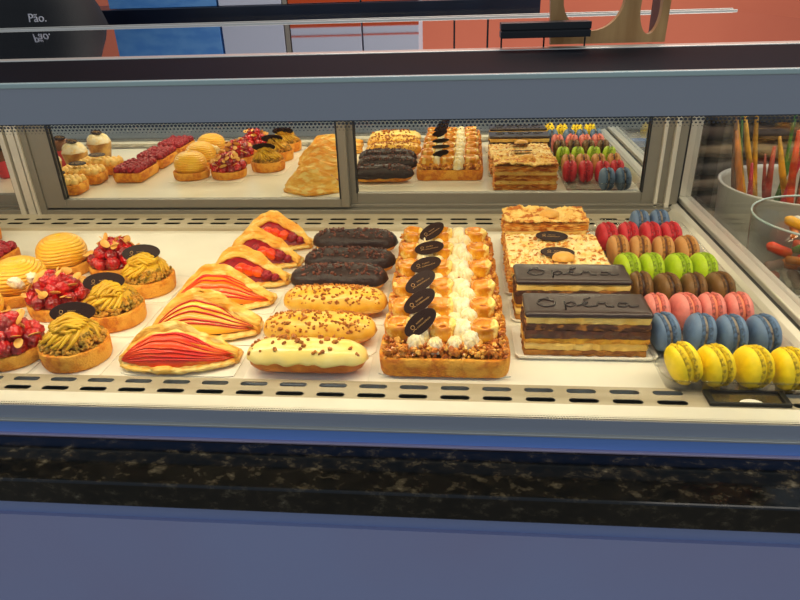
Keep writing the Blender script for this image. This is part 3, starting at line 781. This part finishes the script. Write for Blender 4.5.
# macarons : meshes shared per flavour
def mac_meshes(seed):
    R = .0216
    def shell(sg):
        bm = bmesh.new(); n = 56; rows = []
        prof = [(.985, .0050), (1.01, .0062), (1.01, .0072), (.975, .0092), (.90, .0110), (.76, .0128), (.56, .0141), (.30, .0148), (.06, .0150)]
        for r_, z in prof:
            rows.append([((r_*R)*(1+.006*nz((math.cos(2*PI*i/n), math.sin(2*PI*i/n), z*50), 1.5, seed+sg))*math.cos(2*PI*i/n),
                          r_*R*math.sin(2*PI*i/n), sg*(z+.0003*nz((i*.3, z*200, 0), 1, seed))) for i in range(n)])
        grid(bm, rows, True, 0, True, True); return bm
    def foot(sg):
        bm = bmesh.new(); n = 90; rows = []
        for r_, z in ((.80, .0016), (.96, .0017), (1.03, .0026), (1.045, .0040), (1.03, .0054), (.99, .0062), (.9, .0064)):
            rows.append([((r_*R+.0017*abs(nz((math.cos(2*PI*i/n)*9, math.sin(2*PI*i/n)*9, z*500), 1, seed+sg))*(1 if r_ > .95 else 0))*math.cos(2*PI*i/n),
                          (r_*R+.0017*abs(nz((math.cos(2*PI*i/n)*9, math.sin(2*PI*i/n)*9, z*500), 1, seed+sg))*(1 if r_ > .95 else 0))*math.sin(2*PI*i/n), sg*z) for i in range(n)])
        grid(bm, rows, True, 0, True, True); return bm
    f = bmesh.new(); n = 48
    rows = [[(r_*R*(1+.02*nz((math.cos(2*PI*i/n)*4, math.sin(2*PI*i/n)*4, z*100), 1, seed))*math.cos(2*PI*i/n), r_*R*math.sin(2*PI*i/n), z) for i in range(n)] for r_, z in ((.86, -.0024), (.93, -.0012), (.94, .0012), (.86, .0024))]
    grid(f, rows, True, 0, True, True)
    return shell, foot, f
MACP = {}
def macaron(col, x, y, ry, rz, label, grp, seed=0):
    # standing on its rim: axis laid along x, then turned about z and leaned by ry
    if col not in MACP:
        t = thing('macaron', label, 'macaron', (0, 0, 0), 0, grp)
        sh, ft, f = mac_meshes(sum(map(ord, col)))
        for sg in (1, -1):
            link('shell', sh(sg), m_mac[col], t); link('foot', ft(sg), m_macfoot[col], t)
        link('filling', f, m_macf[col], t)
        MACP[col] = t; o = t
    else:
        o = dup(MACP[col], (0, 0, 0), 0, label, grp)
    o.rotation_euler = Euler((0, PI/2+ry, rz), 'XYZ')
    o.location = (x, y, 0.0030+.0218+.013*abs(math.sin(ry)))
    return o

# column of pistachio tarts, raspberry tarts, domes
PT_ = ((-.456, .628), (-.455, .722), (-.453, .820)); RT_ = ((-.540, .628), (-.548, .750), (-.530, .880)); DT_ = ((-.618, .884), (-.628, .790), (-.634, .697))
pistachio_tart(*PT_[0], 1, 'green-gold piped cream tart with brown oval plaque, nearest the front glass')
pistachio_tart(*PT_[1], 2, 'piped pistachio cream tart in the middle of its column, plaque leaning left', .5, pr=(-.002, -.004, 0))
pistachio_tart(*PT_[2], 3, 'rearmost small pistachio cream tart, behind the other two with oval plaques', -.3, pr=(-.004, -.010, .001))
berry_tart(*RT_[0], 11, 'glossy red raspberry tart with almond flakes at the front left edge')
berry_tart(*RT_[1], 12, 'raspberry tart with almond flakes, second from the front in its diagonal row')
berry_tart(*RT_[2], 13, 'rearmost raspberry tart with almond flakes, beside the furthest pistachio tart', 24)
dome_tart(*DT_[0], 21, 'smooth round golden cream dome tart at the back of the left group', .4, bits=False)
dome_tart(*DT_[1], 22, 'golden wound cream tart with white cream blobs on its right side', .1)
dome_tart(*DT_[2], 23, 'yellow cream tart cut by the left edge of the photo', 1.2, bits=False)
for i, (x, y) in enumerate(PT_): boardcard(x+.004, y+.002, .0415, .044, 'white cake board under the %s pistachio tart' % ('nearest', 'middle', 'rearmost')[i])
for i, (x, y) in enumerate(RT_): boardcard(x, y+.002, .0405, .043, 'white cake board under the %s raspberry tart' % ('nearest', 'middle', 'rearmost')[i])
for i, (x, y) in enumerate(DT_): boardcard(x, y, .0415, .0435, 'white cake board under the %s golden dome tart' % ('rearmost', 'middle', 'nearest')[i])

# turnovers
TR_ = ((-.324, .619), (-.316, .690), (-.320, .773), (-.308, .846), (-.306, .914), (-.306, .988))
turnover(*TR_[0], 31, 'nearest apple turnover, broad orange-red slices fanned in its opening', 'apple', .10, w=.070, d=.042, hp=.044, style=0)
turnover(*TR_[1], 34, 'second apple turnover from the front with thin dark red slices', 'apple', .07, w=.068, d=.046, hp=.049, style=1)
turnover(*TR_[2], 37, 'third apple turnover with pale orange-edged slices, behind the other apple ones', 'apple', .05, w=.068, d=.044, hp=.053, style=2)
turnover(*TR_[3], 41, 'nearest berry turnover with strawberry pieces at its right side', 'berry', -.10, w=.062, d=.043, hp=.054, fy=.022, pk=.36)
turnover(*TR_[4], 42, 'middle berry turnover, squeezed between the other two berry turnovers', 'berry', -.08, w=.062, d=.043, hp=.056, fy=.022, pk=.42)
turnover(*TR_[5], 43, 'rearmost berry turnover, its peak reaching up to the slotted strip', 'berry', -.02, w=.064, d=.050, hp=.058, fy=.022, pk=.48)
for i, (x, y) in enumerate(TR_):
    boardcard(x+.004, y+.009, .068, .0345, 'white cake board under the %s' % ('front apple turnover', 'second apple turnover', 'third apple turnover', 'nearest berry turnover', 'middle berry turnover', 'rearmost berry turnover')[i])
# eclairs
E_ = [(-.169, .613, 'nut', 'cream iced eclair with scattered nuts, nearest the front glass', -.01), (-.167, .677, 'caramel', 'nut-crusted golden eclair, second from the front', .0),
      (-.161, .753, 'caramel', 'caramel iced eclair just in front of the three chocolate eclairs', -.03), (-.168, .825, 'choc', 'chocolate eclair with cocoa nibs, nearest of the three dark ones', .03),
      (-.162, .888, 'choc', 'chocolate eclair in the middle of the three dark ones', .0), (-.166, .970, 'choc', 'rearmost chocolate eclair, before the slotted strip', -.04)]
for i, (x, y, k, lab, rz) in enumerate(E_):
    eclair(x, y, 50+i, lab, k, rz)
    boardcard(x, y, .071, .0315, 'white cake board under the ' + ('front cream iced eclair', 'second eclair', 'third eclair', 'nearest chocolate eclair', 'middle chocolate eclair', 'rearmost chocolate eclair')[i])
# caramel choux tarts
CY_ = (.633, .6935, .748, .812, .873, .940)
for i in range(6):
    caramel_tart(-.013-.001*i, CY_[i], 60+i, 'rectangular caramel choux tart with white cream, ' + ('nearest the front glass', 'second from the front', 'third from the front', 'fourth from the front', 'fifth from the front', 'rearmost by the slotted strip')[i], B=.0335 if i == 0 else .0265, dy=.007 if i == 0 else 0)
    boardcard(-.013-.001*i, CY_[i], .0745, .0285, 'white cake board under the caramel choux tart, ' + ('nearest', 'second', 'third', 'fourth', 'fifth', 'rearmost')[i] + ' of six')
# operas and millefeuilles on white trays
for (x, y, a, b_, lab) in ((.150, .680, .080, .036, 'white shallow tray under the nearest opera cake'), (.147, .767, .076, .034, 'white shallow tray under the second opera cake'),
                     (.140, .872, .072, .060, 'white shallow tray under the two pale topped millefeuilles')):
    bm = bmesh.new(); loft(bm, a, b_, .006, [(.003, 0), (0, .0022), (-.0015, .0052), (-.0008, .0054), (.002, .0026), (.006, .0022)], 60)
    tag(link('cake_tray', bm, m_board, None, (x, y, .0002)), lab, 'tray')
opera(.149, .6765, 71, 'nearest opera cake with dark chocolate top and clearly striped layers', 0)
opera(.146, .764, 72, 'second opera cake, mostly hidden behind the nearest one', 0, A=.0705)
millefeuille(.140, .841, 81, 'millefeuille with cream dollop behind the second opera cake', 0, plq=True, dollop_y=-.012)
millefeuille(.140, .904, 82, 'middle millefeuille with a dark plaque and no dollop showing', 0, cream=False)
millefeuille(.140, 1.000, 83, 'rearmost browned millefeuille, closest to the mirrored doors', .02, A=.064, B=.033, H=1.15, plq=False, lid=mat('browned_flakes', (250, 222, 150), .5, col2=(232, 180, 92), nscale=60, bump=.6, col3=(186, 116, 40), n3=60, lo3=.54, hi3=.62))
# macarons
rows = [('yellow', .607, (.243, .276, .314, .349), (.34, .10, -.06, .08), 'yellow macarons in the front row'),
        ('blue', .677, (.243, .283, .317, .352), (.16, -.10, .10, .16), 'blue macarons in the second row'),
        ('pink', .742, (.248, .282, .314, .346), (.05, -.08, .04, .14), 'pink macarons in the third row'),
        ('brown', .804, (.245, .278, .312, .346), (.10, .04, .06, .08), 'brown macarons'),
        ('green', .871, (.243, .276, .312, .346), (.04, .02, -.04, -.06), 'green macarons'),
        ('tan', .938, (.245, .276, .310, .344), (.06, -.04, .03, .12), 'tan macarons'),
        ('red', .998, (.240, .273, .307, .338), (.05, .06, -.02, .12), 'red macarons'),
        ('blue', 1.047, (.305, .337), (.05, .10), 'blue macarons in the rear row')]
rnd = random.Random(5)
POS = ('leftmost', 'second from the left', 'third from the left', 'rightmost')
for col, yy, xs, leans, grp in rows:
    for i, x in enumerate(xs):
        pos = POS[i] if len(xs) == 4 else ('left one', 'right one')[i]
        where = {'yellow': 'in the front row', 'pink': 'behind the front blue row', 'brown': 'behind the pink row', 'green': 'before the tan row', 'tan': 'between red and green rows', 'red': 'in the red row', 'blue': 'behind the yellow row' if yy < .7 else 'of the pair at the very back'}[col]
        macaron(col, x-.003, yy-(.009 if yy < .7 or yy > 1.02 else .017)+rnd.uniform(-.002, .002), -leans[i]*.8, .12+rnd.uniform(-.15, .15), '%s macaron %s, %s' % (col, where, pos), grp)
# clear tray holding them
t = thing('macaron_tray', 'clear plastic tray holding the rows of coloured macarons', 'tray', (.2945, .818, .0042))
bm = bmesh.new()
loft(bm, .076, .2425, .012, [(.004, 0), (.0, .010), (-.003, .018), (-.0036, .0182)], 80, cap1=False); link('tray_shell', bm, m_plastic, t)
bm = bmesh.new()
tube(bm, [(x, y, .0182) for x, y in outline(.0795, .246, .014, 80)], .0010, 6, closed=True); link('tray_rim', bm, m_plastic, t)
bm = bmesh.new()
for i in range(7): bx(bm, -.070, .070, -.180+i*.0655-.001, -.180+i*.0655+.001, .0005, .006)
flat('row_rib', bm, m_plastic, t)

# ------------------------------------------------------------------ pastries further left, seen in the mirrored doors
def berry_slab(x, y, seed, label):
    t = thing('raspberry_bar_tart', label, 'tart', (x, y, .0016)); h = .022
    tart_crust(t, .034, .052, .010, h, seed)
    rnd = random.Random(seed)
    for i in range(4):
        for j in range(6):
            part_from(BERRYD, 'raspberry', t, (-.024+i*.016, -.042+j*.0168, h+.004+rnd.uniform(0, .002)), (rnd.random(), rnd.random(), rnd.random()*6), .92)
    return t
berry_slab(-.754, .880, 91, 'raspberry bar tart reflected left of the cream domes, nearest the mirror')
berry_slab(-.754, .760, 92, 'raspberry bar tart in the middle of the reflected berry column')
berry_slab(-.754, .640, 93, 'raspberry bar tart reflected furthest back in the berry column')
def cream_bar(x, y, seed, label, plq=True):
    t = thing('cream_bar_tart', label, 'tart', (x, y, .0016)); h = .022
    tart_crust(t, .050, .028, .012, h, seed)
    bm = bmesh.new(); rnd = random.Random(seed)
    for i in range(7):
        for j in range(3): blob(bm, (-.040+i*.0133, -.016+j*.016, h+.004), (.009, .009, .011), 2, .3, 2, seed+i*3+j)
    link('cream_topping', bm, mat('pale_piped_cream', (250, 220, 150), .4, col2=(240, 190, 100), nscale=50), t)
    if plq: plaque(t, (0, .010, h+.024), (math.radians(-12), 0, 0))
    return t
for i, yy in enumerate((1.0, .92, .84)):
    cream_bar(-.868+.004*i, yy, 95+i, 'pale cream bar tart with dark plaque, %s in the left mirrored door' % ('nearest', 'middle', 'furthest')[i])
def verrine(x, y, seed, label, body, top):
    t = thing('dessert_cup', label, 'dessert cup', (x, y, .0016))
    bm = bmesh.new(); loft(bm, .030, .030, .030, [(.008, 0), (.007, .002), (.0, .040), (-.001, .042)], 32); link('cup', bm, body, t)
    bm = bmesh.new(); rows = []; n = 48
    for j in range(14):
        v = j/13; rad = .029*math.sqrt(max(0, 1-v*v))+.0005
        rows.append([((rad+.0015*math.sin(6*a+v*5))*math.cos(a), (rad+.0015*math.sin(6*a+v*5))*math.sin(a), .041+.026*v) for a in [2*PI*i/n for i in range(n)]])
    grid(bm, rows, True, 0, True, True); link('cream_swirl', bm, top, t)
    plaque(t, (.002, .004, .069), (math.radians(-15), .1, .3), .017, .010)
    return t
m_pk = mat('pink_mousse', (222, 92, 104), .4); m_vc = mat('pale_mousse', (214, 178, 110), .45, col2=(160, 116, 66), nscale=40)
for i, (x, y, b_, l) in enumerate(((-.955, .900, m_vc, 'pale mousse cup with swirl at the left edge of the mirror'), (-.945, .800, m_vc, 'pale mousse cup behind the first in the mirror'),
      (-.935, .700, m_vc, 'furthest pale mousse cup in the mirror'), (-1.085, 1.01, m_pk, 'pink mousse cup mirrored in the far left door, nearest'), (-1.085, .90, m_pk, 'pink mousse cup mirrored in the far left door, second'),
      (-1.00, .76, m_pk, 'pink mousse cup mirrored above the pale cups'))):
    verrine(x, y, 110+i, l, b_, m_white if b_ is m_vc else mat('dark_cream', (120, 84, 62), .5))

# ------------------------------------------------------------------ things on top of and behind the case
m_wood = mat('pale_plywood', (196, 160, 112), .5, col2=(172, 134, 88), nscale=9, stretch=(6, 1, 1))
def wood_stand():
    t = thing('wooden_stand', 'pale wooden holder with round cut-outs standing on the glass top', 'holder', (.1515, .754, .3330))
    cu = bpy.data.curves.new('wood_outline', 'CURVE'); cu.dimensions = '2D'; cu.fill_mode = 'BOTH'; cu.extrude = .005
    def sp(pts):
        s = cu.splines.new('POLY'); s.points.add(len(pts)-1)
        for i, p in enumerate(pts): s.points[i].co = (p[0], p[1], 0, 1)
        s.use_cyclic_u = True
    sp([(-.054, 0), (.065, 0), (.068, .13), (-.062, .13)])
    sp([(-.012+.0315*math.cos(k*PI/16), .044+.0315*math.sin(k*PI/16)) for k in range(32)])
    sp([(.047+.011*math.cos(k*PI/12), .034+.026*math.sin(k*PI/12)) for k in range(24)])
    co = bpy.data.objects.new('c', cu); C.objects.link(co); bpy.context.view_layer.update()
    me = bpy.data.meshes.new_from_object(co.evaluated_get(bpy.context.evaluated_depsgraph_get())); bpy.data.objects.remove(co)
    me.name = 'front_board'; me.materials.clear(); me.materials.append(m_wood)
    o = bpy.data.objects.new('front_board', me); C.objects.link(o); o.parent = t; o.rotation_euler = (PI/2, 0, 0)
    bm = bmesh.new(); bx(bm, .060, .066, .005, .045, 0, .13, bev=.0008); flat('side_board', bm, mat('dark_wood_edge', (92, 52, 34), .5), t)
wood_stand()
t = thing('display_riser', 'low black riser on thin legs in front of the wooden holder', 'riser', (.088, .722, .3320))
bm = bmesh.new(); bx(bm, -.046, .044, -.012, .014, .011, .0175, bev=.0006); bx(bm, -.046, .044, -.012, .014, .0185, .0255, bev=.0006); bx(bm, -.045, .043, -.011, .013, .017, .019)
flat('slab', bm, mat('matt_black', (20, 20, 23), .4), t)
for x in (-.044, .0, .042):
    bm = bmesh.new(); tube(bm, [(x, .008, -.0003), (x, .008, .0115)], .0009, 8); link('leg', bm, m_black, t)
# back counter
t = thing('back_counter', 'dark navy counter behind the display case', 'counter', (0, 1.9, FL))
m_navy = mat('navy_laminate', (16, 22, 38), .3, col2=(20, 28, 46), nscale=8)
BX('upper_shelf', m_navy, t, -2.2, .212, -.02, .5, 1.1, 1.2485, bev=.002)
BX('counter_body', m_navy, t, -2.2, .212, -.50, .5, 0, 1.10, bev=.002)
def carton(name, x0, x1, z0, z1, label, stripe=None, bottom=None, side=None, y=1.905):
    o = thing(name, label, 'box', ((x0+x1)/2, y, z0), 0)
    w = (x1-x0)/2-.0015
    bm = bmesh.new(); bx(bm, -w, w, 0, .2, 0, z1-z0, bev=.0015); flat('carton', bm, side or m_wbox, o)
    if stripe:
        bm = bmesh.new(); bx(bm, -w, w, -.0008, .0002, stripe-.0022-z0, stripe+.0022-z0); flat('printed_stripe', bm, m_obox, o)
    if bottom:
        bm = bmesh.new(); bx(bm, -w, w, -.0010, .0002, .001, bottom-z0); flat('orange_band', bm, m_obox, o)
    return o
m_wbox = mat('white_card', (240, 236, 244), .6); m_obox = mat('orange_print', (238, 84, 20), .6); m_bluebox = mat('sky_blue_card', (96, 160, 232), .4, col2=(120, 180, 240), nscale=14, stretch=(1, 1, 3))
SH = .3495
carton('white_carton', -.668, -.488, SH, .50, 'plain white carton behind the glass top, beside the blue one')
carton('white_carton', -.472, -.270, SH, .50, 'white carton with orange band, left of the orange striped pair', stripe=.394, bottom=.372)
carton('white_carton', -.268, -.110, SH, .50, 'white carton with orange band, right of the orange striped pair', stripe=.393, bottom=.372)
o = BX('divider', mat('beige_board', (176, 160, 140), .6), None, -.486, -.474, 1.905, 2.05, SH, .49); tag(o, 'narrow beige board standing between the white cartons', 'board')
carton('blue_carton', -.985, -.672, SH, .50, 'sky blue carton between the black bag and the white carton', side=m_bluebox)
# shelf uprights on the right
for i, x in enumerate((-.02, .09)):
    o = BX('shelf_upright', m_black, None, x, x+.006, 2.3, 2.31, FL, .62); tag(o, 'thin black shelf upright before the orange wall, %s' % ('left one', 'right one')[i], 'upright')
# black bag with lettering
t = thing('black_bag', 'large black cloth bag with small white lettering at the top left', 'bag', (-1.325, 1.56, .20))
bm = bmesh.new(); rows = []
for j in range(14):
    v = j/13; hw = .52*(1-.13*v-.10*v*v); th = .13*(1-.5*v); row = []
    for x, y in outline(hw, th, .10*(1-.3*v), 60):
        q = nz((x, y, v), 5, 3); row.append((x+.012*q*v, y+.012*q, v*.36))
    rows.append(row)
grid(bm, rows, True, 0, True, True); link('bag_body', bm, mat('black_canvas', (10, 10, 12), .7, bump=.2, bscale=300), t)
text_mesh('lettering', 'Pão.', .024, .0006, mat('white_print', (200, 196, 200), .6), t, (.400, -.1305, .142), (math.radians(82), 0, .03))

# ------------------------------------------------------------------ beyond the right end glass
t = thing('side_table', 'grey ledge beyond the right end glass', 'ledge', (.86, 1.1, FL))
BX('top', mat('grey_shelf', (88, 86, 80), .4), t, -.42, .6, -.48, .8, .62, .66)
BX('body', mat('grey_body', (60, 60, 58), .5), t, -.41, .6, -.47, .78, 0, .62)
TZ = FL+.66
def bucket(x, y, r, h, label, m):
    t = thing('bucket', label, 'bucket', (x, y, TZ))
    bm = bmesh.new(); loft(bm, r, r, r, [(.018, 0), (.016, .004), (.0, h-.004), (-.003, h), (.003, h), (.005, h-.01), (.02, .01)], 72); link('wall', bm, m, t)
    return t
m_bk = mat('white_plastic', (206, 204, 192), .4)
bucket(.625, 1.20, .135, .285, 'round white bucket filled with coloured sticks, right of the end glass', m_bk)
SC = [(232, 176, 30), (214, 84, 40), (70, 128, 52), (150, 60, 44), (236, 150, 60), (120, 84, 60), (180, 50, 60), (220, 210, 190)]
m_st = [mat('stick_%d' % i, c, .4, col2=tuple(int(v*.7) for v in c), nscale=30) for i, c in enumerate(SC)]
rnd = random.Random(9)
def stick(x, y, z, d, L, r, m, label, grp):
    bm = bmesh.new(); d = Vector(d).normalized()
    pts = [Vector((0, 0, 0))+d*L*k/6+Vector((.002*math.sin(k), .002*math.cos(k*1.3), 0)) for k in range(7)]
    tube(bm, pts, [r*.6]+[r]*5+[r*.5], 8)
    return tag(link('candy_stick', bm, m, None, (x, y, z)), label, 'stick', grp)
names = ('yellow', 'orange-red', 'green', 'dark red', 'orange', 'brown', 'crimson', 'cream')
for k in range(30):
    a = k*2.39996; q = .088*math.sqrt((k+.5)/30); i = (0, 2, 1, 5, 4, 7, 0, 3, 2, 5, 4, 0, 6)[k % 13]
    sp_ = 1.0+rnd.uniform(-.5, .5)
    lx, ly = math.cos(a)*.34*sp_*q/.088+rnd.uniform(-.55, .55), math.sin(a)*.3*sp_*q/.088
    while math.hypot(q*math.cos(a)+lx*.28, q*math.sin(a)+ly*.28) > .112: lx *= .85; ly *= .85
    stick(.625+q*math.cos(a), 1.20+q*math.sin(a), TZ+.016, (lx, ly, 1), rnd.uniform(.31, .45), rnd.uniform(.003, .0062), m_st[i],
          '%s stick standing among others in the white bucket' % names[i], 'sticks in the white bucket')
t = thing('glass_bowl', 'clear glass bowl of coloured sticks before the white bucket', 'bowl', (.562, .948, TZ+.1405))
tag(BX('display_block', mat('grey_block', (120, 118, 112), .5), None, .475, .649, .865, 1.031, TZ, TZ+.140, bev=.003), 'grey block under the clear glass bowl', 'block')
bm = bmesh.new(); loft(bm, .118, .105, .105, [(.045, 0), (.024, .012), (.008, .06), (.0, .1665), (.002, .1685), (.006, .1665)], 72, cap1=False); link('wall', bm, m_sglass, t)
bm = bmesh.new(); tube(bm, [(x, y, .1675) for x, y in outline(.118, .105, .105, 72)], .0018, 6, closed=True); link('rim', bm, m_edge, t)
for k in range(72):
    a = rnd.uniform(0, 6.28); i = (1, 4, 5, 3, 2, 4, 7, 6, 5, 0, 1)[k % 11]; el = rnd.uniform(-.5, .6)
    lay = k//12; q = .068*math.sqrt(((k % 12)+.5)/12)
    stick(.565+q*math.cos(k*2.4), .945+q*math.sin(k*2.4), TZ+.168+lay*.0235, (math.cos(a), math.sin(a), el), rnd.uniform(.030, .050), rnd.uniform(.005, .009), m_st[i],
          '%s stick lying among others in the clear glass bowl' % names[i], 'sticks in the glass bowl')
m_cl = [mat('folded_cloth_%d' % i, c, .8, col2=tuple(int(v*.6) for v in c), nscale=16, stretch=(1, 1, 4), bump=.4) for i, c in enumerate(((128, 110, 90), (96, 86, 78), (150, 128, 100), (84, 66, 54)))]
for k in range(11):
    bm = bmesh.new(); z = TZ+.004+k*.0405
    loft(bm, .40, .09, .03, [(.012, 0), (.002, .004), (0, .017), (.003, .029), (.014, .0325)], 90, .010, 14, k)
    tag(link('folded_cloth', bm, m_cl[k % 4], None, (.93+rnd.uniform(-.02, .02), 1.62, z)), ('brown', 'grey-brown', 'pale brown', 'dark brown')[k % 4]+' folded cloth in the tall stack beyond the bucket, %s' %
        ('bottom', 'second', 'third', 'fourth', 'fifth', 'sixth', 'seventh', 'eighth', 'ninth', 'tenth', 'eleventh', 'twelfth', 'topmost')[k]+(' layer' if k in (0, 12) else ' layer up'), 'cloth')

ORD = ('first', 'second', 'third', 'fourth', 'fifth', 'sixth', 'seventh', 'eighth', 'ninth', 'tenth', 'eleventh', 'twelfth', 'thirteenth', 'fourteenth', 'fifteenth', 'sixteenth', 'seventeenth', 'eighteenth', 'nineteenth', 'twentieth', 'twenty-first', 'twenty-second', 'twenty-third', 'twenty-fourth')
for grp, where in (('sticks in the white bucket', 'standing in the white bucket'), ('sticks in the glass bowl', 'lying in the clear glass bowl')):
    G = {}
    for o in [q for q in C.objects if q.get('group') == grp]:
        v = o.location+sum((w.co for w in o.data.vertices), Vector())/len(o.data.vertices)-M.translation
        G.setdefault(o['label'].split(' stick')[0], []).append(((v @ rr_)/(v @ f_), o))
    for colname, lst in G.items():
        for k, (_, o) in enumerate(sorted(lst, key=lambda q: q[0])):
            o['label'] = '%s stick %s, %s %s one from the left' % (colname, where, ORD[k], colname)

# ------------------------------------------------------------------ lift the whole place so that the floor lies at height 0
for o in bpy.data.objects:
    if o.parent is None: o.location.z += -FL
